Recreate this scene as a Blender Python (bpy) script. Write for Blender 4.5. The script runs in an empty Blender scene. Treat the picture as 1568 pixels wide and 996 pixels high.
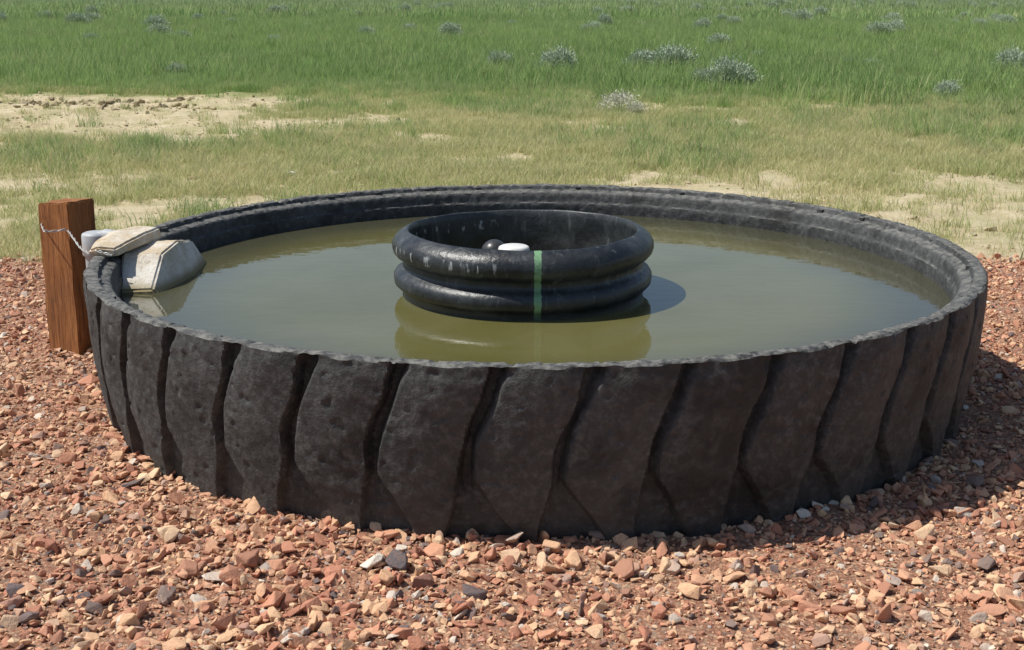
import bpy, bmesh, math, random
import numpy as np
from mathutils import Vector, noise as mn, Euler
random.seed(7); rng=np.random.default_rng(11)
S=bpy.context.scene
col=S.collection
PITCH=14.5; CX,CY,CZ=-0.09,-5.4,1.628; F=2000.0
def px(u,v,z=0.0):
    a=math.radians(PITCH)+math.atan((v-498)/F)
    Y=(CZ-z)/math.tan(a)
    d=Y*math.cos(math.radians(PITCH))+(CZ-z)*math.sin(math.radians(PITCH))
    return (CX+(u-784)/F*d, CY+Y)
# ---------- numpy value noise
_tab=rng.random((256,256))
def vn(x,y):
    xi=np.floor(x).astype(int); yi=np.floor(y).astype(int)
    fx=x-xi; fy=y-yi; fx=fx*fx*(3-2*fx); fy=fy*fy*(3-2*fy)
    g=lambda a,b:_tab[a%256,b%256]
    return (g(xi,yi)*(1-fx)+g(xi+1,yi)*fx)*(1-fy)+(g(xi,yi+1)*(1-fx)+g(xi+1,yi+1)*fx)*fy
def fbm(x,y,o=4):
    s=0;a=.5;n=0
    for i in range(o):
        s=s+a*vn(x+17.3*i,y+9.1*i); n+=a; a*=.5; x=x*2.03; y=y*2.03
    return s/n
def sst(a,b,x):
    t=np.clip((x-a)/(b-a),0,1); return t*t*(3-2*t)
def hg(x,y):
    x=np.asarray(x,float); y=np.asarray(y,float)
    h=.03*(fbm(x*1.3+5,y*1.3)-.5)+.02*(fbm(x*6,y*6+3)-.5)
    field=sst(2.6,4.5,y)
    h=h+field*.06*(fbm(x*2.2+40,y*2.2,4)-.5)
    far=sst(15,60,y)
    h=h+far*.5*(fbm(x*.05+3,y*.05,3)-.5)
    rut=sst(8.8,9.6,y)*(1-sst(14.2,15.2,y))*(1-sst(-4.6,-3.4,x))
    h=h+rut*.22*(fbm(x*.5+9,y*2.0,4)-.5)
    return h
# ---------- materials
def mat(name):
    m=bpy.data.materials.new(name); m.use_nodes=True
    nt=m.node_tree; b=nt.nodes['Principled BSDF']
    return m,nt,b
def N(nt,t,**k):
    n=nt.nodes.new(t)
    return n
def L(nt,a,b): nt.links.new(a,b)
def noise(nt,vec,scale,detail=4,rough=.55,dist=0):
    n=N(nt,'ShaderNodeTexNoise'); n.inputs['Scale'].default_value=scale; n.inputs['Detail'].default_value=detail
    n.inputs['Roughness'].default_value=rough; n.inputs['Distortion'].default_value=dist
    if vec is not None: L(nt,vec,n.inputs['Vector'])
    return n.outputs['Fac']
def ramp(nt,fac,stops,interp='LINEAR'):
    r=nt.nodes.new('ShaderNodeValToRGB'); r.color_ramp.interpolation=interp
    e=r.color_ramp.elements
    while len(e)>1: e.remove(e[-1])
    for i,(p,c) in enumerate(stops):
        if not hasattr(c,'__len__'): c=(c,c,c)
        if i==0: e[0].position=p; e[0].color=(*c,1)
        else:
            q=e.new(p); q.color=(*c,1)
    L(nt,fac,r.inputs['Fac']); return r.outputs['Color']
def mix(nt,f,a,b,mode='MIX'):
    m=nt.nodes.new('ShaderNodeMix'); m.data_type='RGBA'; m.blend_type=mode
    for s,v in ((m.inputs[0],f),(m.inputs[6],a),(m.inputs[7],b)):
        if isinstance(v,bpy.types.NodeSocket): L(nt,v,s)
        elif isinstance(v,(int,float)): s.default_value=v
        else: s.default_value=(*v,1)
    return m.outputs[2]
def math_(nt,op,a,b=None,c=None,clamp=False):
    m=nt.nodes.new('ShaderNodeMath'); m.operation=op; m.use_clamp=clamp
    for s,v in zip(m.inputs,(a,b,c)):
        if v is None: continue
        if isinstance(v,bpy.types.NodeSocket): L(nt,v,s)
        else: s.default_value=v
    return m.outputs[0]
def mr(nt,v,a,b,c=0,d=1):
    m=nt.nodes.new('ShaderNodeMapRange'); m.interpolation_type='SMOOTHSTEP'
    L(nt,v,m.inputs[0])
    for i,x in zip((1,2,3,4),(a,b,c,d)): m.inputs[i].default_value=x
    return m.outputs[0]
def bump(nt,h,dist,strength=1,prev=None):
    b=nt.nodes.new('ShaderNodeBump'); b.inputs['Distance'].default_value=dist; b.inputs['Strength'].default_value=strength
    L(nt,h,b.inputs['Height'])
    if prev is not None: L(nt,prev,b.inputs['Normal'])
    return b.outputs['Normal']
def pos(nt): return nt.nodes.new('ShaderNodeNewGeometry').outputs['Position']
def sep(nt,v):
    s=nt.nodes.new('ShaderNodeSeparateXYZ'); L(nt,v,s.inputs[0]); return s.outputs
def sharpen(o,ang):
    bm=bmesh.new(); bm.from_mesh(o.data)
    for e in bm.edges:
        if len(e.link_faces)==2 and e.calc_face_angle(0)>ang: e.smooth=False
    bm.to_mesh(o.data); bm.free()

# rubber
def rubber():
    m,nt,b=mat('weathered_rubber'); p=pos(nt); s=sep(nt,p)
    n1=noise(nt,p,2.2,5,.65); n2=noise(nt,p,34,5,.75)
    c=mix(nt,ramp(nt,n1,[(.3,0),(.7,1)]),(.030,.031,.031),(.066,.068,.067))
    c=mix(nt,ramp(nt,n2,[(.46,0),(.70,.7)]),c,(.15,.15,.145))
    low=mr(nt,s[2],.20,0,0,1)
    dust=math_(nt,'MULTIPLY',low,ramp(nt,noise(nt,p,6,4,.7),[(.35,.1),(.7,.6)]))
    c=mix(nt,dust,c,(.090,.070,.056))
    blot=ramp(nt,noise(nt,p,3.3,4,.75,.5),[(.50,0),(.66,.7)])
    c=mix(nt,blot,c,(.015,.0135,.013))
    geo=nt.nodes.new('ShaderNodeNewGeometry'); nz=sep(nt,geo.outputs['Normal'])[2]
    up=math_(nt,'MULTIPLY',mr(nt,nz,.4,.95),ramp(nt,noise(nt,p,26,4,.75),[(.40,0),(.62,.9)]))
    c=mix(nt,up,c,(.20,.195,.175))
    L(nt,c,b.inputs['Base Color'])
    L(nt,ramp(nt,n2,[(.3,.55),(.7,.85)]),b.inputs['Roughness'])
    b.inputs['Specular IOR Level'].default_value=.35
    v=N(nt,'ShaderNodeTexVoronoi'); v.inputs['Scale'].default_value=42; L(nt,p,v.inputs['Vector'])
    pit=ramp(nt,v.outputs['Distance'],[(.0,0),(.12,1)])
    nb=bump(nt,n2,.010,.75); nb=bump(nt,pit,.003,.45,nb)
    L(nt,nb,b.inputs['Normal']); return m
M_rub=rubber()

def new_obj(name,verts,faces,m=None,smooth=False,parent=None,link=True):
    me=bpy.data.meshes.new(name); me.from_pydata([tuple(v) for v in verts],[],[tuple(f) for f in faces]); me.update()
    if smooth: me.polygons.foreach_set('use_smooth',[True]*len(me.polygons))
    if m: me.materials.append(m)
    o=bpy.data.objects.new(name,me)
    if link: col.objects.link(o)
    if parent: o.parent=parent
    return o
def empty(name,loc=(0,0,0)):
    e=bpy.data.objects.new(name,None); e.location=loc; e.empty_display_size=.2; col.objects.link(e); return e
def revolve(name,prof,n,disp=None,m=None,parent=None,center=(0,0),smooth=True):
    P=len(prof); verts=[]; faces=[]
    for i in range(n):
        a=2*math.pi*i/n; ca,sa=math.cos(a),math.sin(a)
        for j,(r,z) in enumerate(prof):
            if disp: r,z=disp(a,j,r,z)
            verts.append((center[0]+r*ca,center[1]+r*sa,z))
    for i in range(n):
        k=(i+1)%n
        for j in range(P-1):
            faces.append((i*P+j,k*P+j,k*P+j+1,i*P+j+1))
    return new_obj(name,verts,faces,m,smooth,parent)

# ---------- TYRE
NL=39
gj=[(random.uniform(-.035,.035),random.uniform(.8,1.15),random.uniform(-.03,.03),random.uniform(.8,1.2)) for _ in range(NL+2)]
def ss(a,b,x):
    t=min(1,max(0,(x-a)/(b-a))); return t*t*(3-2*t)
outer=[]
rows=72
for j in range(rows):
    z=-.06+j/(rows-1)*(.566+.06)
    t=max(0,z)/.566
    r=1.748+.057*math.sin(min(1,t*1.02)*math.pi*.5)-.006*ss(.9,1,t)
    outer.append((r,z))
top=[(1.797,.570),(1.792,.5735),(1.780,.574),(1.768,.574),(1.758,.573),(1.752,.570),(1.748,.560),(1.744,.552),(1.732,.548),(1.718,.545),(1.708,.540),(1.702,.530),(1.699,.515),(1.697,.500),(1.694,.490),(1.688,.484),(1.686,.474),(1.686,.460),(1.687,.445),(1.688,.43),(1.69,.40),(1.70,.2)]
prof=outer+top
NO=len(outer)
def tdisp(a,j,r,z):
    ca,sa=math.cos(a),math.sin(a)
    if j<NO:
        pf=a*NL/(2*math.pi)
        if z>.2: c=-.06*ss(.566,.50,z)-.27*ss(.54,.28,z)-.03*ss(.33,.2,z)
        else: c=-.36+.12*(.2-max(z,0))/.2
        q=pf-c+.5+.23; k=int(math.floor(q))%NL
        g=gj[k]; d=(q-math.floor(q))-.5-g[0]
        w=.048+g[2]*.3+.028*ss(.46,.56,z)+.014*math.sin(z*26*g[3]+g[0]*60)
        w*=1+.22*mn.noise((ca*9,sa*9,z*12))
        gl=1-ss(w-.004,w+.016,-d) if d<0 else 1
        gr=1-ss(w*.35,w+.06,d) if d>0 else 1
        gd=min(gl,gr)
        depth=.052*g[1]
        r+=.005*math.cos(d*2*math.pi+math.pi)*ss(.05,.2,z)
        if z<=.21:
            t=(.21-max(z,0))/.21
            wl=w+.26*t*g[3]; wr=w+.02+.34*t*g[3]
            fl=1-ss(wl-.005,wl+.018,-d) if d<0 else 1
            fr=1-ss(wr-.02,wr+.035,d) if d>0 else 1
            fd=min(fl,fr)
            r-=max(gd*depth*(1-.7*t), fd*(.028+.014*(1-t)))
        else: r-=depth*gd
        r+=.003*mn.noise((ca*5,sa*5,z*4))+.002*mn.noise((ca*22,sa*22,z*16))+.0016*mn.noise((ca*60,sa*60,z*42))
        ch=mn.noise((ca*44,sa*44,z*32+7))
        if ch>.42: r-=.005*min(1,(ch-.42)*8)
        if z>.55: z+=.004*mn.noise((ca*26,sa*26,1.3))
    else:
        jj=j-NO
        s=1 if jj<7 else .3
        z+=s*(.004*mn.noise((ca*26,sa*26,1.3))+.0035*mn.noise((ca*80,sa*80,jj*.5)))
        if jj<8:
            ch=mn.noise((ca*60,sa*60,3.1+jj*.12))
            if ch>.36: z-=.006*min(1,(ch-.36)*9)
        r+=.003*mn.noise((ca*50,sa*50,jj*.7))
        r+=.004*mn.noise((ca*3,sa*3,5.0))
    return r,z
tire=revolve('tire_stock_tank',prof,NL*50,tdisp,M_rub)
sharpen(tire,.65)

# ---------- WATER
m,nt,b=mat('murky_water'); p=pos(nt)
c=mix(nt,ramp(nt,noise(nt,p,1.3,4,.6,.6),[(.35,0),(.65,1)]),(.112,.105,.030),(.142,.133,.054))
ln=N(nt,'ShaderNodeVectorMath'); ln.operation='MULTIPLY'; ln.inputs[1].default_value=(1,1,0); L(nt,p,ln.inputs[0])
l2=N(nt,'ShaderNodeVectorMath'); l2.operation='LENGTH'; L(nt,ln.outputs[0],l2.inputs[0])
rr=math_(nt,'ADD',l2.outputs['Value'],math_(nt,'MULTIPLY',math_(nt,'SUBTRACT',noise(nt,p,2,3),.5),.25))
c=mix(nt,mr(nt,rr,1.1,1.65),c,(.060,.059,.036))  # dark wall reflection and edge shade painted into water colour near the rim
fl=ramp(nt,noise(nt,p,95,2,.5),[(.72,0),(.76,.5)])
c=mix(nt,math_(nt,'MULTIPLY',fl,ramp(nt,noise(nt,p,2.5,3),[(.45,0),(.7,1)])),c,(.25,.24,.18))
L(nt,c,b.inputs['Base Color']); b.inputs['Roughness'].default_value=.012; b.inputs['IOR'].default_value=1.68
mp=N(nt,'ShaderNodeMapping'); L(nt,p,mp.inputs[0]); mp.inputs['Scale'].default_value=(1,1.6,1)
L(nt,bump(nt,noise(nt,mp.outputs[0],9,3,.5,.4),.0007,1),b.inputs['Normal'])
WZ=.428
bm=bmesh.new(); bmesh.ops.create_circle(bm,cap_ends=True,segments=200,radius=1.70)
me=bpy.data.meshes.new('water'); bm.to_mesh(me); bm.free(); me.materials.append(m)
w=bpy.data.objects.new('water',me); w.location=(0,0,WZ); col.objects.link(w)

# ---------- CENTRE RING
def hdpe():
    m,nt,b=mat('black_hdpe'); tc=nt.nodes.new('ShaderNodeNewGeometry'); p=tc.outputs['Position']; s=sep(nt,p)
    n=noise(nt,p,7,5,.7)
    c=mix(nt,ramp(nt,n,[(.42,0),(.70,.6)]),(.016,.018,.020),(.075,.083,.087))
    mp=N(nt,'ShaderNodeMapping'); L(nt,p,mp.inputs[0]); mp.inputs['Scale'].default_value=(14,14,3)
    sm=ramp(nt,noise(nt,mp.outputs[0],1.6,5,.75),[(.57,0),(.70,.6)])
    c=mix(nt,sm,c,(.17,.18,.175))
    mk=ramp(nt,noise(nt,mp.outputs[0],2.6,3,.6),[(.56,0),(.61,.85)])
    band=math_(nt,'MULTIPLY',mr(nt,s[2],.605,.615),mr(nt,s[2],.652,.64))
    band=math_(nt,'MULTIPLY',band,mr(nt,s[0],-.1,-.2)); 
    c=mix(nt,math_(nt,'MULTIPLY',band,mk),c,(.34,.35,.35))
    edge=math_(nt,'ADD',s[0],math_(nt,'MULTIPLY',math_(nt,'SUBTRACT',noise(nt,p,60,3),.5),.014))
    g=math_(nt,'MULTIPLY',math_(nt,'GREATER_THAN',edge,-.008),math_(nt,'LESS_THAN',edge,.018))
    g=math_(nt,'MULTIPLY',g,math_(nt,'LESS_THAN',s[1],-.6))
    g=math_(nt,'MULTIPLY',g,ramp(nt,noise(nt,p,30,4),[(.3,.4),(.5,.85)]))
    c=mix(nt,g,c,(.20,.38,.20))
    sc=mr(nt,s[2],.465,.435)
    c=mix(nt,math_(nt,'MULTIPLY',sc,.6),c,(.06,.055,.035))
    L(nt,c,b.inputs['Base Color']); L(nt,ramp(nt,n,[(.3,.28),(.7,.5)]),b.inputs['Roughness'])
    L(nt,bump(nt,noise(nt,p,60,4,.6),.003,.7,bump(nt,noise(nt,p,14,4,.6),.006,.5)),b.inputs['Normal']); return m
M_h=hdpe()
rc=(-.046,-.21)
ring=empty('float_guard_ring',(0,0,0))
rp=[(.492,.30),(.486,.435),(.487,.447),(.492,.458),(.506,.466),(.517,.478),(.520,.494),(.519,.510),(.510,.525),(.496,.534),(.484,.541),(.480,.553),(.482,.568),(.492,.580),(.508,.588),(.520,.602),(.525,.620),(.524,.638),(.516,.656),(.502,.670),(.485,.681),(.470,.689),(.464,.691),(.459,.686),(.457,.66),(.453,.62),(.457,.57),(.453,.52),(.457,.47),(.455,.30)]
def rd(a,j,r,z):
    ca,sa=math.cos(a),math.sin(a)
    return r*(1+.006*math.sin(2*a+.6)+.005*mn.noise((ca*2,sa*2,j*.05))), z+.004*math.sin(a*2+1)+.004*mn.noise((ca*3,sa*3,2))
revolve('corrugated_pipe_wall',rp,160,rd,M_h,ring,rc)
def simple_mat(name,c1,c2,sc,rough,bd=.002,metal=0):
    m,nt,b=mat(name); p=pos(nt); n=noise(nt,p,sc,5,.65)
    L(nt,mix(nt,ramp(nt,n,[(.35,0),(.65,1)]),c1,c2),b.inputs['Base Color']); b.inputs['Roughness'].default_value=rough; b.inputs['Metallic'].default_value=metal
    L(nt,bump(nt,noise(nt,p,sc*3,4),bd,.7),b.inputs['Normal']); return m
M_white=simple_mat('white_pvc',(.78,.78,.75),(.66,.65,.60),14,.4,.001)
M_blk=simple_mat('black_float_plastic',(.02,.02,.022),(.05,.05,.05),12,.35,.001)
M_grey=simple_mat('grey_pvc',(.36,.38,.40),(.48,.49,.49),14,.5,.001)
valve=empty('float_valve',(0,0,0))
capc=(CX+(787-784)/F*5.3,-.22)
revolve('pipe_cap',[(.0001,.620),(.052,.619),(.060,.615),(.064,.606),(.065,.575),(.065,.55),(.060,.548),(.045,.546)],48,None,M_white,valve,capc)
revolve('standpipe',[(.045,.56),(.045,.30)],32,None,M_blk,valve,capc)
bc=(CX+(757-784)/F*5.35,-.17)
revolve('float_ball',[(.0001,.635)]+[(.055*math.sin(t),.58+.055*math.cos(t)) for t in np.linspace(.15,3.0,18)],32,None,M_blk,valve,bc)
revolve('float_seam',[(.0545,.585),(.059,.583),(.059,.577),(.0545,.575)],32,None,M_blk,valve,bc)
def tube(name,pts,rad,m,parent=None,res=3):
    cu=bpy.data.curves.new(name,'CURVE'); cu.dimensions='3D'; cu.bevel_depth=rad; cu.bevel_resolution=res
    sp=cu.splines.new('POLY'); sp.points.add(len(pts)-1)
    for q,pp in zip(sp.points,pts): q.co=(*pp,1)
    cu.use_fill_caps=True; cu.materials.append(m); o=bpy.data.objects.new(name,cu); col.objects.link(o)
    if parent: o.parent=parent
    return o
tube('float_arm',[(bc[0],bc[1],.57),(bc[0]+.05,bc[1]-.02,.562),(capc[0],capc[1],.535)],.008,M_blk,valve)

# ---------- POST
m,nt,b=mat('treated_wood'); tc=nt.nodes.new('ShaderNodeTexCoord'); p=tc.outputs['Object']; s=sep(nt,p)
mp=N(nt,'ShaderNodeMapping'); L(nt,p,mp.inputs[0]); mp.inputs['Scale'].default_value=(14,14,1.1)
g=noise(nt,mp.outputs[0],2.2,7,.7,1.2); g2=noise(nt,mp.outputs[0],7,4,.6,.3)
c=ramp(nt,g,[(.28,(.13,.045,.014)),(.45,(.28,.105,.028)),(.6,(.36,.145,.042)),(.75,(.46,.23,.085))])
c=mix(nt,ramp(nt,g2,[(.54,0),(.70,.75)]),c,(.08,.03,.012))
c=mix(nt,ramp(nt,noise(nt,p,5,5,.7),[(.50,0),(.75,.5)]),c,(.06,.032,.018))
L(nt,c,b.inputs['Base Color']); b.inputs['Roughness'].default_value=.85
L(nt,bump(nt,g2,.006,.9,bump(nt,g,.009,.8)),b.inputs['Normal']); M_wood=m
bm=bmesh.new(); bmesh.ops.create_cube(bm,size=1)
bmesh.ops.scale(bm,vec=(.195,.16,.86),verts=bm.verts)
bmesh.ops.bevel(bm,geom=bm.edges[:],offset=.006,segments=2,affect='EDGES')
bmesh.ops.subdivide_edges(bm,edges=[e for e in bm.edges if e.calc_length()>.1],cuts=14,use_grid_fill=True)
for v in bm.verts:
    v.co.x+=.004*mn.noise(v.co*9)+.002*mn.noise(v.co*40); v.co.y+=.004*mn.noise(v.co*8+Vector((3,1,2)))+.002*mn.noise(v.co*38)
    if v.co.z>.4: v.co.z+=.006*mn.noise(v.co*22)+.010*v.co.x/.1
me=bpy.data.meshes.new('wood'); bm.to_mesh(me); bm.free(); me.materials.append(M_wood)
post=bpy.data.objects.new('wooden_post',me); col.objects.link(post)
post.location=(-2.115,.47,.262); post.rotation_euler=(0,math.radians(.6),math.radians(-28))
# ---------- supply pipe + wire
pipe=empty('water_supply_pipe')
pc=(-1.892,.17)
revolve('pipe_body',[(.050,-.05),(.050,.535)],32,None,M_grey,pipe,pc)
revolve('pipe_collar',[(.050,.50),(.058,.502),(.060,.51),(.060,.590),(.056,.598),(.045,.603),(.0001,.605)],32,None,M_grey,pipe,pc)
tube('pipe_elbow',[(pc[0],pc[1],.575),(pc[0]+.05,pc[1]-.02,.592),(pc[0]+.12,pc[1]-.05,.590)],.028,M_grey,pipe)
M_wire=simple_mat('galvanised_wire',(.6,.6,.58),(.42,.42,.4),30,.4,.0003,.3)
pts0=[Vector((-2.02,.60,.585)),Vector((-2.235,.475,.59)),Vector((-2.17,.335,.583)),Vector((-2.08,.375,.575)),Vector((-2.00,.20,.57)),Vector((-1.93,.08,.558)),Vector((-1.85,-.07,.562)),Vector((-1.775,-.20,.588)),Vector((-1.70,-.22,.585))]
def strand(ph):
    out=[]; 
    for i in range(len(pts0)-1):
        for k in range(14):
            t=k/14; q=pts0[i].lerp(pts0[i+1],t); s_=(i*14+k)*.6+ph
            out.append(q+Vector((.003*math.cos(s_),-.006,.004*math.sin(s_)+.006*math.sin(i*2+t*3))))
    return out
wire=empty('tie_wire'); tube('strand_1',strand(0),.0022,M_wire,wire); tube('strand_2',strand(math.pi),.0022,M_wire,wire)

# ---------- CONCRETE PIECES at left rim
m,nt,b=mat('stained_concrete'); p=pos(nt); s=sep(nt,p)
n=noise(nt,p,9,6,.7)
c=ramp(nt,n,[(.3,(.50,.43,.32)),(.5,(.66,.61,.52)),(.7,(.78,.75,.68))])
st=math_(nt,'MULTIPLY',mr(nt,s[2],.50,.60),ramp(nt,noise(nt,p,12,5,.7),[(.36,.1),(.6,.85)]))
c=mix(nt,st,c,(.46,.33,.18)); 
c=mix(nt,mr(nt,s[2],.475,.435),c,(.30,.24,.12))
c=mix(nt,ramp(nt,noise(nt,p,55,4,.7),[(.55,0),(.70,.6)]),c,(.27,.21,.13))
L(nt,c,b.inputs['Base Color']); b.inputs['Roughness'].default_value=.9
L(nt,bump(nt,noise(nt,p,70,5,.7),.007,.8),b.inputs['Normal']); M_con=m
def slab(name,sections,ys,parent):
    verts=[];faces=[];K=len(sections[0])
    for sec,y in zip(sections,ys):
        for (x,z,*dy) in sec: verts.append((x,y+(dy[0] if dy else 0),z))
    for i in range(len(ys)-1):
        for j in range(K):
            faces.append((i*K+j,i*K+(j+1)%K,(i+1)*K+(j+1)%K,(i+1)*K+j))
    faces.append(tuple(range(K))[::-1]); faces.append(tuple((len(ys)-1)*K+j for j in range(K)))
    o=new_obj(name,verts,faces,M_con,False,parent)
    bm=bmesh.new(); bm.from_mesh(o.data); bmesh.ops.recalc_face_normals(bm,faces=bm.faces)
    bmesh.ops.bevel(bm,geom=[e for e in bm.edges if len(e.link_faces)==2 and e.calc_face_angle(0)>.4],offset=.008,segments=2,affect='EDGES')
    bmesh.ops.triangulate(bm,faces=[f for f in bm.faces if len(f.verts)>4])
    bmesh.ops.subdivide_edges(bm,edges=[e for e in bm.edges if e.calc_length()>.02],cuts=4,use_grid_fill=True)
    bm.normal_update()
    for v in bm.verts:
        v.co+=v.normal*(.004*mn.noise(v.co*12)+.003*mn.noise(v.co*45))
    for f in bm.faces: f.smooth=True
    for e in bm.edges:
        if len(e.link_faces)==2 and e.calc_face_angle(0)>.45: e.smooth=False
    bm.to_mesh(o.data); bm.free()
    return o
blk=empty('concrete_splash_block')
def sec(x0,x1,x2,zt): return [(x0,.33),(x0,zt),(x1,zt+.004),(x2,.425 if zt>.47 else zt-.03),(x2+.005,.33)]
slab('ramp_piece',[sec(-1.68,-1.545,-1.515,.440),sec(-1.70,-1.535,-1.485,.560),sec(-1.69,-1.520,-1.450,.575),sec(-1.64,-1.53,-1.465,.525)],[-.25,-.10,.10,.38],blk)
def sec2(x0,x1,zt,th): return [(x0,zt-th),(x0-.005,zt-.008),(x0+.3*(x1-x0),zt+.008),(x1,zt),(x1+.010,zt-th),(x0+.5*(x1-x0),zt-th-.004)]
slab('rim_piece',[sec2(-1.80,-1.70,.602,.030),sec2(-1.815,-1.665,.618,.042),sec2(-1.80,-1.635,.626,.05),sec2(-1.755,-1.625,.618,.045)],[-.20,-.09,.06,.20],blk)

# ---------- GROUND
xs=np.unique(np.round(np.concatenate([np.linspace(-6,6,161),np.linspace(-14,14,81),np.linspace(-60,60,61),np.linspace(-400,400,21),[-3000,-1500,1500,3000]]),3))
ys=np.unique(np.round(np.concatenate([np.linspace(-6,16,260),np.linspace(16,60,70),np.linspace(60,400,40),[-600,-200,-60,-20,-10,800,1500,3500]]),3))
X,Y=np.meshgrid(xs,ys); Z=hg(X,Y)
verts=np.stack([X.ravel(),Y.ravel(),Z.ravel()],1); nx=len(xs)
faces=[(j*nx+i,j*nx+i+1,(j+1)*nx+i+1,(j+1)*nx+i) for j in range(len(ys)-1) for i in range(nx-1)]
m,nt,b=mat('ground_soil_and_gravel'); p=pos(nt); s=sep(nt,p)
wob=math_(nt,'MULTIPLY',math_(nt,'SUBTRACT',noise(nt,p,1.6,5,.7),.5),.9)
yy=math_(nt,'ADD',s[1],wob)
gm=mr(nt,yy,2.35,2.6,1,0)
v=N(nt,'ShaderNodeTexVoronoi'); v.inputs['Scale'].default_value=75; L(nt,p,v.inputs['Vector'])
gc=ramp(nt,sep(nt,v.outputs['Color'])[0],[(0,(.34,.16,.10)),(.3,(.46,.23,.145)),(.6,(.55,.31,.195)),(.85,(.60,.40,.26)),(1,(.2,.16,.14))])
gc=mix(nt,ramp(nt,v.outputs['Distance'],[(.3,0),(.7,.6)]),gc,(.2,.10,.065))
sand=ramp(nt,noise(nt,p,3.5,6,.7),[(.3,(.48,.39,.23)),(.5,(.60,.50,.32)),(.7,(.68,.59,.41))])
sand=mix(nt,ramp(nt,noise(nt,p,30,5,.7),[(.5,0),(.7,.5)]),sand,(.30,.24,.13))
sand=mix(nt,ramp(nt,noise(nt,p,1.7,5,.75),[(.46,0),(.62,.5)]),sand,(.35,.34,.16))
grs=ramp(nt,noise(nt,p,1.2,6,.7),[(.3,(.17,.22,.06)),(.6,(.24,.27,.09)),(.8,(.36,.34,.16))])
gr=ramp(nt,math_(nt,'ADD',mr(nt,s[1],13,18,-.25,.45),noise(nt,p,.9,5,.7)),[(.42,0),(.64,1)])
c=mix(nt,math_(nt,'MULTIPLY',gr,.75),sand,grs)
c=mix(nt,gm,c,gc)
L(nt,c,b.inputs['Base Color']); b.inputs['Roughness'].default_value=.95; b.inputs['Specular IOR Level'].default_value=.2
L(nt,bump(nt,v.outputs['Distance'],.008,.5,bump(nt,noise(nt,p,14,7,.75),.04,.8)),b.inputs['Normal'])
ground=new_obj('ground',verts,faces,m,True)

# ---------- scatter helper
def coll(name,objs):
    c=bpy.data.collections.new(name)
    for o in objs: c.objects.link(o)
    return c
def scatter(name,P,rot,scl,idx,c):
    me=bpy.data.meshes.new(name); n=len(P)
    me.vertices.add(n); me.vertices.foreach_set('co',np.asarray(P,np.float32).ravel())
    a=me.attributes.new('rot','FLOAT_VECTOR','POINT'); a.data.foreach_set('vector',np.asarray(rot,np.float32).ravel())
    a=me.attributes.new('scl','FLOAT_VECTOR','POINT'); a.data.foreach_set('vector',np.asarray(scl,np.float32).ravel())
    a=me.attributes.new('idx','INT','POINT'); a.data.foreach_set('value',np.asarray(idx,np.int32))
    me.update()
    o=bpy.data.objects.new(name,me); col.objects.link(o)
    ng=bpy.data.node_groups.new(name+'_scatter','GeometryNodeTree')
    ng.interface.new_socket('Geometry',in_out='INPUT',socket_type='NodeSocketGeometry')
    ng.interface.new_socket('Geometry',in_out='OUTPUT',socket_type='NodeSocketGeometry')
    gi=ng.nodes.new('NodeGroupInput'); go=ng.nodes.new('NodeGroupOutput')
    ip=ng.nodes.new('GeometryNodeInstanceOnPoints'); ci=ng.nodes.new('GeometryNodeCollectionInfo')
    ci.inputs['Collection'].default_value=c; ci.inputs['Separate Children'].default_value=True; ci.inputs['Reset Children'].default_value=True
    def na(nm,t):
        q=ng.nodes.new('GeometryNodeInputNamedAttribute'); q.data_type=t; q.inputs['Name'].default_value=nm
        return [x for x in q.outputs if x.enabled and x.name=='Attribute'][0]
    ng.links.new(gi.outputs[0],ip.inputs['Points']); ng.links.new(ci.outputs[0],ip.inputs['Instance'])
    ip.inputs['Pick Instance'].default_value=True
    ng.links.new(na('idx','INT'),ip.inputs['Instance Index'])
    ng.links.new(na('rot','FLOAT_VECTOR'),ip.inputs['Rotation'])
    ng.links.new(na('scl','FLOAT_VECTOR'),ip.inputs['Scale'])
    ng.links.new(ip.outputs[0],go.inputs[0])
    md=o.modifiers.new('scatter','NODES'); md.node_group=ng
    return o

# stones
def stone_mat(name,stops,dark,lt):
    m,nt,b=mat(name); oi=nt.nodes.new('ShaderNodeObjectInfo'); p=pos(nt)
    c=ramp(nt,oi.outputs['Random'],stops,'LINEAR')
    n=noise(nt,p,90,3,.7)
    c=mix(nt,ramp(nt,n,[(.45,0),(.75,.45)]),c,dark)
    c=mix(nt,ramp(nt,noise(nt,p,1.1,3,.6),[(.4,0),(.7,.3)]),c,lt)
    L(nt,c,b.inputs['Base Color']); b.inputs['Roughness'].default_value=.9; b.inputs['Specular IOR Level'].default_value=.25
    L(nt,bump(nt,n,.004,.8),b.inputs['Normal']); return m
M_st=stone_mat('crushed_red_rock',[(0,(.10,.09,.095)),(.045,(.17,.13,.125)),(.065,(.30,.13,.085)),(.22,(.47,.205,.13)),(.42,(.57,.275,.17)),(.58,(.62,.37,.225)),(.76,(.69,.43,.25)),(.88,(.74,.53,.34)),(.93,(.43,.24,.18)),(.965,(.42,.36,.31)),(1,(.78,.70,.58))],(.37,.18,.115),(.66,.45,.29))
M_cl=stone_mat('dirt_clod',[(0,(.28,.22,.13)),(1,(.50,.42,.26))],(.22,.17,.10),(.45,.38,.24))
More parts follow.
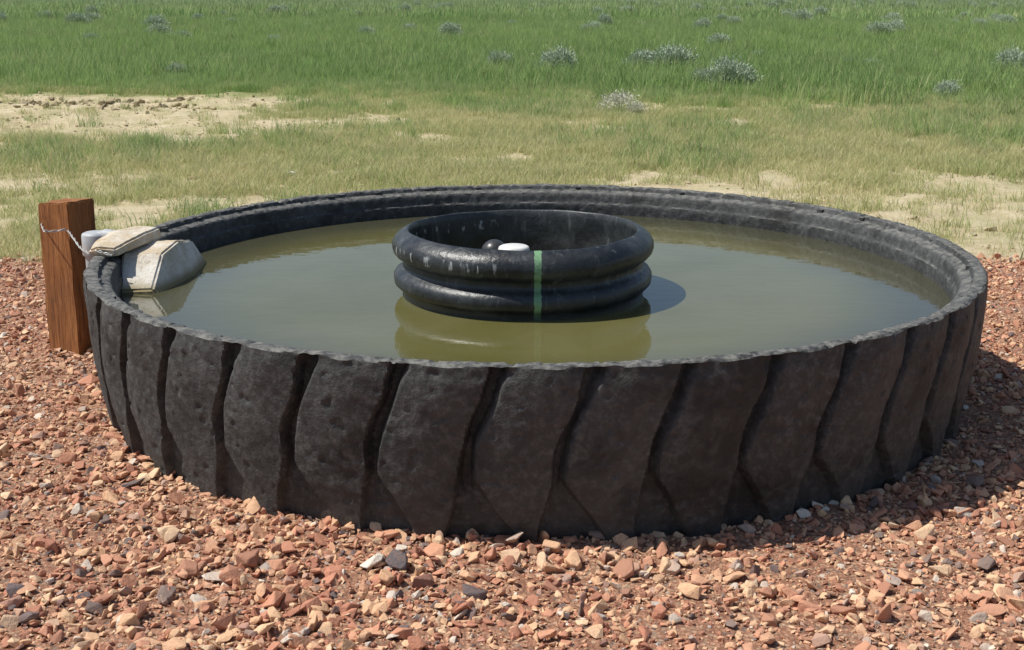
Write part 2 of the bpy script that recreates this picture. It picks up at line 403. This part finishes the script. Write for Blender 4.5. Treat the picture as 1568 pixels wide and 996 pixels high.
def stones(prefix,mm,n):
    out=[]
    for i in range(n):
        bm=bmesh.new(); k=random.randint(9,14)
        fl=random.uniform(.45,.8); el=random.uniform(.8,1.45)
        for _ in range(k):
            v=Vector((random.gauss(0,1),random.gauss(0,1),random.gauss(0,1))).normalized()
            v=Vector((max(-.75,min(.75,v.x)),max(-.8,min(.8,v.y)),max(-.7,min(.7,v.z))))
            bm.verts.new((v.x*el,v.y,v.z*fl))
        r=bmesh.ops.convex_hull(bm,input=bm.verts)
        bmesh.ops.delete(bm,geom=[v for v in bm.verts if not v.link_faces],context='VERTS')
        bmesh.ops.bevel(bm,geom=bm.edges[:],offset=.05,segments=1,affect='EDGES')
        me=bpy.data.meshes.new(prefix); bm.to_mesh(me); bm.free(); me.materials.append(mm)
        out.append(bpy.data.objects.new('%s_%02d'%(prefix,i),me))
    return out
C_st=coll('rock_shapes',stones('rock',M_st,24)); C_cl=coll('clod_shapes',stones('clod',M_cl,12))
def frustum(n,y0,y1,extra):
    out=[]
    tot=0
    while tot<n:
        y=rng.uniform(y0,y1,n); hw=(y-CY)*.42+extra; mx=(y1-CY)*.42+extra
        k=rng.random(n)<hw/mx; y=y[k]; hw=hw[k]; x=CX+rng.uniform(-1,1,len(y))*hw
        out.append(np.stack([x,y],1)); tot+=len(y)
    return np.concatenate(out)[:n]
def gravel(n,mean,sig,mx):
    P=frustum(n,-3.3,2.75,.9); r=np.hypot(P[:,0],P[:,1])
    edge=2.48+.9*(fbm(P[:,0]*1.6,P[:,1]*1.6+7)-.5)
    dens=np.clip((edge-P[:,1])*3+.6,0,1)
    k=(r>1.72)&(rng.random(n)<dens)&~((P[:,1]>1.2)&(np.abs(P[:,0])<1.2))
    P=P[k]; r=r[k]; n=len(P)
    sz=np.minimum(mean*np.exp(rng.normal(0,sig,n)),mx)
    big=.65+.7*fbm(P[:,0]*1.2+20,P[:,1]*1.2,3)
    sz=sz*big*(1-.25*sst(-1.5,1.5,P[:,1]))
    z=hg(P[:,0],P[:,1])+sz*rng.uniform(.0,.6,n)
    return np.column_stack([P,z]),sz
P1,s1=gravel(62000,.0118,.50,.038); P2,s2=gravel(76000,.0060,.35,.014)
P=np.concatenate([P1,P2]); sz=np.concatenate([s1,s2]); n=len(P)
rot=np.column_stack([rng.normal(0,.5,n),rng.normal(0,.5,n),rng.uniform(0,6.28,n)])
scatter('gravel',P,rot,np.repeat(sz[:,None],3,1)*rng.uniform(.8,1.25,(n,3)),rng.integers(0,24,n),C_st)
# clods in dirt
P=frustum(11000,2.4,16,1.0); q=fbm(P[:,0]*.9+3,P[:,1]*.9,3); k=rng.random(len(P))<sst(.42,.62,q)*.9+.08
P=P[k]; n=len(P); sz=.011*np.exp(rng.normal(0,.5,n))
P=np.column_stack([P,hg(P[:,0],P[:,1])+sz*.2])
ex=[];es=[]
for (u,v,cnt,sp,ss_) in [(825,276,14,.10,.035),(490,287,16,.10,.03),(740,172,10,.16,.05),(1055,236,14,.18,.04),(60,160,50,.9,.08),(180,158,60,.8,.09),(120,165,50,.9,.07),(1420,340,14,.2,.02),(385,215,8,.2,.03),(20,186,20,.7,.04),(230,168,24,.5,.07)]:
    x,y=px(u,v)
    for _ in range(cnt):
        a=x+random.gauss(0,sp); bq=y+random.gauss(0,sp*.4); t=ss_*random.uniform(.3,1)
        ex.append((a,bq,float(hg(a,bq))+t*.25)); es.append(t)
P=np.concatenate([P,np.array(ex)]); sz=np.concatenate([sz,es]); n=len(P)
rot=np.column_stack([rng.normal(0,.4,n),rng.normal(0,.4,n),rng.uniform(0,6.28,n)])
scatter('dirt_clods',P,rot,np.repeat(sz[:,None],3,1),rng.integers(0,12,n),C_cl)

# ---------- GRASS
def grass_mat(name,g1,g2,dry,dryamt):
    m,nt,b=mat(name); p=pos(nt); oi=nt.nodes.new('ShaderNodeObjectInfo')
    at=N(nt,'ShaderNodeAttribute'); at.attribute_name='tint'; ts=sep(nt,at.outputs['Vector'])
    big=noise(nt,p,.16,4,.7)
    c=mix(nt,ramp(nt,big,[(.38,0),(.62,1)]),g1,g2)
    c=mix(nt,math_(nt,'MULTIPLY',oi.outputs['Random'],.5),c,tuple(x*.55 for x in g1))
    f=math_(nt,'ADD',math_(nt,'MULTIPLY',ts[0],.55),math_(nt,'MULTIPLY',noise(nt,p,.6,3,.6),.6))
    y=sep(nt,p)[1]
    near=mr(nt,y,17,9,0,.15)
    f=math_(nt,'ADD',f,near)
    c=mix(nt,ramp(nt,f,[(.66-dryamt,0),(.96-dryamt,1)]),c,dry)
    c=mix(nt,math_(nt,'MULTIPLY',ts[1],.3),c,dry)
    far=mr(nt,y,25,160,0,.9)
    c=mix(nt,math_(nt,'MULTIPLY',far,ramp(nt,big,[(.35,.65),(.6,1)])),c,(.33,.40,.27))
    nt.nodes.remove(b)
    d=nt.nodes.new('ShaderNodeBsdfDiffuse'); t=nt.nodes.new('ShaderNodeBsdfTranslucent'); x=nt.nodes.new('ShaderNodeMixShader'); x.inputs[0].default_value=.42
    L(nt,c,d.inputs[0]); L(nt,c,t.inputs[0]); L(nt,d.outputs[0],x.inputs[1]); L(nt,t.outputs[0],x.inputs[2])
    L(nt,x.outputs[0],nt.nodes['Material Output'].inputs[0]); return m
M_gr=grass_mat('green_grass',(.21,.40,.10),(.31,.48,.15),(.54,.52,.30),.0)
M_dr=grass_mat('dry_grass',(.27,.39,.11),(.38,.44,.17),(.66,.60,.35),.12)
def tuft(name,nb,rad,h0,h1,w,lean,mm):
    V=[];Fc=[];T=[]
    for i in range(nb):
        a=random.uniform(0,6.283); r=rad*math.sqrt(random.random()); bx,by=r*math.cos(a),r*math.sin(a)
        h=random.uniform(h0,h1); la=random.uniform(0,6.283); ln=h*lean*random.uniform(.2,1)
        wa=random.uniform(0,3.14); wx,wy=math.cos(wa)*w*.5,math.sin(wa)*w*.5
        t=random.random(); k=len(V)
        for f,ww in ((0,1),(.55,.8),(1,.15)):
            cx=bx+math.cos(la)*ln*f*f; cy=by+math.sin(la)*ln*f*f; z=h*f*(1-.15*f*lean)-.01
            V.append((cx-wx*ww,cy-wy*ww,z)); V.append((cx+wx*ww,cy+wy*ww,z)); T+= [(t,f,0)]*2
        Fc+=[(k,k+1,k+3,k+2),(k+2,k+3,k+5,k+4)]
    o=new_obj(name,V,Fc,mm,False,None,False)
    at=o.data.attributes.new('tint','FLOAT_VECTOR','POINT'); at.data.foreach_set('vector',np.array(T,np.float32).ravel())
    return o
short=[tuft('short_tuft_%d'%i,34,.10,.03,.12,.0045,.9,M_dr) for i in range(5)]
med=[tuft('mid_tuft_%d'%i,60,.16,.07,.24,.007,.6,M_gr) for i in range(5)]
tall=[tuft('tall_tuft_%d'%i,80,.35,.14,.38,.013,.45,M_gr) for i in range(5)]
far=[tuft('wild_tuft_%d'%i,70,1.2,.15,.42,.045,.4,M_gr) for i in range(4)]
CS,CM,CT,CF=coll('short_tufts',short),coll('mid_tufts',med),coll('tall_tufts',tall),coll('wild_tufts',far)
def place(name,P,scl,c,k):
    n=len(P); Z=hg(P[:,0],P[:,1])
    rot=np.column_stack([rng.normal(0,.08,n),rng.normal(0,.08,n),rng.uniform(0,6.28,n)])
    s=np.asarray(scl)[:,None]*np.array([1,1,1])
    s[:,2]*=rng.uniform(.7,1.3,n)
    return scatter(name,np.column_stack([P,Z]),rot,s,rng.integers(0,k,n),c)
def sandpatch(P):
    x,y=P[:,0]+1.6*(fbm(P[:,0]*.5,P[:,1]*.8)-.5),P[:,1]+2.4*(fbm(P[:,0]*.7+8,P[:,1]*.7)-.5)
    a=sst(8.2,9.2,y)*(1-sst(15.0,16.4,y))*(1-.4*sst(-3.8,-2.4,x)-.6*sst(-2.4,1.6,x))
    b_=sst(2.2,2.8,y)*(1-sst(4.6,7.0,y))*(.35+.5*sst(.42,.58,fbm(P[:,0]*.8+31,P[:,1]*1.3,3)))
    return np.clip(a+b_,0,1)
P=frustum(54000,2.35,17,1.5); q=fbm(P[:,0]*1.1+3,P[:,1]*1.1+2,4)
d=sst(.32,.58,q)*(1-.95*sandpatch(P))*.95+.07*(1-sandpatch(P)); d*=sst(2.3,3.0,P[:,1]+.8*(q-.5))
P=P[rng.random(len(P))<d]; place('short_grass',P,rng.uniform(.6,1.3,len(P)),CS,5)
P=frustum(18000,3.2,26,2); q=fbm(P[:,0]*.55+13,P[:,1]*.55+2,4)
d=(sst(.45,.66,q)*.5+sst(11.5,17,P[:,1]+.18*P[:,0]+4*(q-.5))*.9)*(1-.98*sandpatch(P))
P=P[rng.random(len(P))<d]; place('meadow_grass',P,rng.uniform(.55,1.15,len(P)),CM,5)
P=frustum(18000,12.5,62,4); q=fbm(P[:,0]*.3+1,P[:,1]*.3+2,4)
d=sst(13,18,P[:,1]+.2*P[:,0]+6*(q-.5))*(.5+.5*sst(.3,.6,q))*(1-sandpatch(P))
P=P[rng.random(len(P))<d]; place('field_grass',P,rng.uniform(.55,1.2,len(P)),CT,5)
P=frustum(13000,55,330,12); place('distant_grass',P,rng.uniform(.8,1.4,len(P))*(1+.002*P[:,1]),CF,4)

# ---------- SAGEBRUSH
def sage_mat(name,c1,c2):
    m,nt,b=mat(name); p=pos(nt); at=N(nt,'ShaderNodeAttribute'); at.attribute_name='tint'; t=sep(nt,at.outputs['Vector'])
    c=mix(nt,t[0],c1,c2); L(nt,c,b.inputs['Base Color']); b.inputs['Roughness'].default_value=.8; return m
M_sg=sage_mat('sage_leaf',(.28,.36,.22),(.46,.53,.40)); M_sd=sage_mat('dry_sage',(.40,.42,.28),(.66,.64,.54))
def bush(name,mm,nl,seed):
    R=random.Random(seed); V=[];Fc=[];T=[]
    clumps=[]
    for i in range(26):
        a=R.uniform(0,6.283); e=R.uniform(.15,1.35); rr=R.uniform(.7,1.05)
        clumps.append(Vector((.42*rr*math.cos(a)*math.cos(e),.42*rr*math.sin(a)*math.cos(e),.10+.36*rr*math.sin(e))))
    for c in clumps:
        k=len(V); s_=Vector((c.x*.1,c.y*.1,0)); d=Vector((-c.y,c.x,0)).normalized()*.008
        V+=[s_-d,s_+d,c*.9+d*.4,c*.9-d*.4]; T+=[(0,0,0)]*4; Fc.append((k,k+1,k+2,k+3))
    for i in range(nl):
        c=R.choice(clumps); o=Vector((R.gauss(0,.085),R.gauss(0,.085),R.gauss(0,.07))); q=c+o
        if q.z<.01: continue
        d=(q-Vector((0,0,-.2))).normalized()+Vector((R.gauss(0,.4),R.gauss(0,.4),R.gauss(0,.4))); d.normalize()
        sd=d.cross(Vector((R.gauss(0,1),R.gauss(0,1),R.gauss(0,1)))).normalized(); l=R.uniform(.025,.07); w_=l*.18
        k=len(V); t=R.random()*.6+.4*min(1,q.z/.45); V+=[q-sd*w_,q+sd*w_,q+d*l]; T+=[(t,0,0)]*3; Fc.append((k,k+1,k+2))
    o=new_obj(name,V,Fc,mm,False,None,False)
    at=o.data.attributes.new('tint','FLOAT_VECTOR','POINT'); at.data.foreach_set('vector',np.array(T,np.float32).ravel()); return o
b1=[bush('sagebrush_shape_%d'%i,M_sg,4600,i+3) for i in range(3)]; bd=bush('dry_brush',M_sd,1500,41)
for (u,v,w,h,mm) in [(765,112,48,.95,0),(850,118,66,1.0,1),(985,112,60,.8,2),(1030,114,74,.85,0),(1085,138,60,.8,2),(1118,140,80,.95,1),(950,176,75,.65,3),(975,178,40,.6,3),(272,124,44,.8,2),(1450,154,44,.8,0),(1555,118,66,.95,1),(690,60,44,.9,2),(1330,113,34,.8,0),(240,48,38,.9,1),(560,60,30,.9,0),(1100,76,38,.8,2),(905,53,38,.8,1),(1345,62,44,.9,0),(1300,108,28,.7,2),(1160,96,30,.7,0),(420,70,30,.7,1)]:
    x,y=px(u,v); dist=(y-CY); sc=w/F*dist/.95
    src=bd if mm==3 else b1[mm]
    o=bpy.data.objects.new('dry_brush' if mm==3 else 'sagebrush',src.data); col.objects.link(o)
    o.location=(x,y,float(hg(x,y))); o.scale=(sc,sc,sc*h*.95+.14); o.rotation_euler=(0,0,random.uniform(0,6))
P=frustum(2600,32,330,12); q=fbm(P[:,0]*.04+4,P[:,1]*.02,3); P=P[rng.random(len(P))<sst(.35,.65,q)*.6+.14]
place('distant_sagebrush',P,rng.uniform(.5,1.05,len(P)),coll('sage_shapes',b1),3)

st=stones('pale',simple_mat('pale_stone',(.72,.70,.65),(.6,.57,.5),20,.8),1)[0]
x,y=px(446,274); o=bpy.data.objects.new('pale_rock',st.data); col.objects.link(o); o.location=(x,y,.05); o.scale=(.08,.05,.04)

# ---------- LIGHT
e=math.radians(58); a=math.radians(0)
sv=Vector((-math.cos(a)*math.cos(e),math.sin(a)*math.cos(e),math.sin(e)))
sl=bpy.data.lights.new('sun','SUN'); sl.energy=5.0; sl.angle=math.radians(.5); sl.color=(1,.965,.90)
so=bpy.data.objects.new('sun',sl); so.rotation_euler=(-sv).to_track_quat('-Z','Y').to_euler(); so.location=(-6,2,10); col.objects.link(so)
wd=bpy.data.worlds.new('World'); S.world=wd; wd.use_nodes=True; nt=wd.node_tree
sk=nt.nodes.new('ShaderNodeTexSky'); sk.sky_type='NISHITA'; sk.sun_disc=False; sk.sun_elevation=e; sk.sun_rotation=math.radians(270)+a; sk.dust_density=1.0
bg=nt.nodes['Background']; bg.inputs[1].default_value=.097; nt.links.new(sk.outputs[0],bg.inputs[0])
cam=bpy.data.cameras.new('camera'); cam.sensor_width=36; cam.lens=F/1568*36; cam.clip_end=8000
co=bpy.data.objects.new('camera',cam); co.location=(CX,CY,CZ); co.rotation_euler=(math.radians(90-PITCH),0,0); col.objects.link(co); S.camera=co
S.view_settings.view_transform='Standard'; S.view_settings.look='None'; S.view_settings.exposure=0
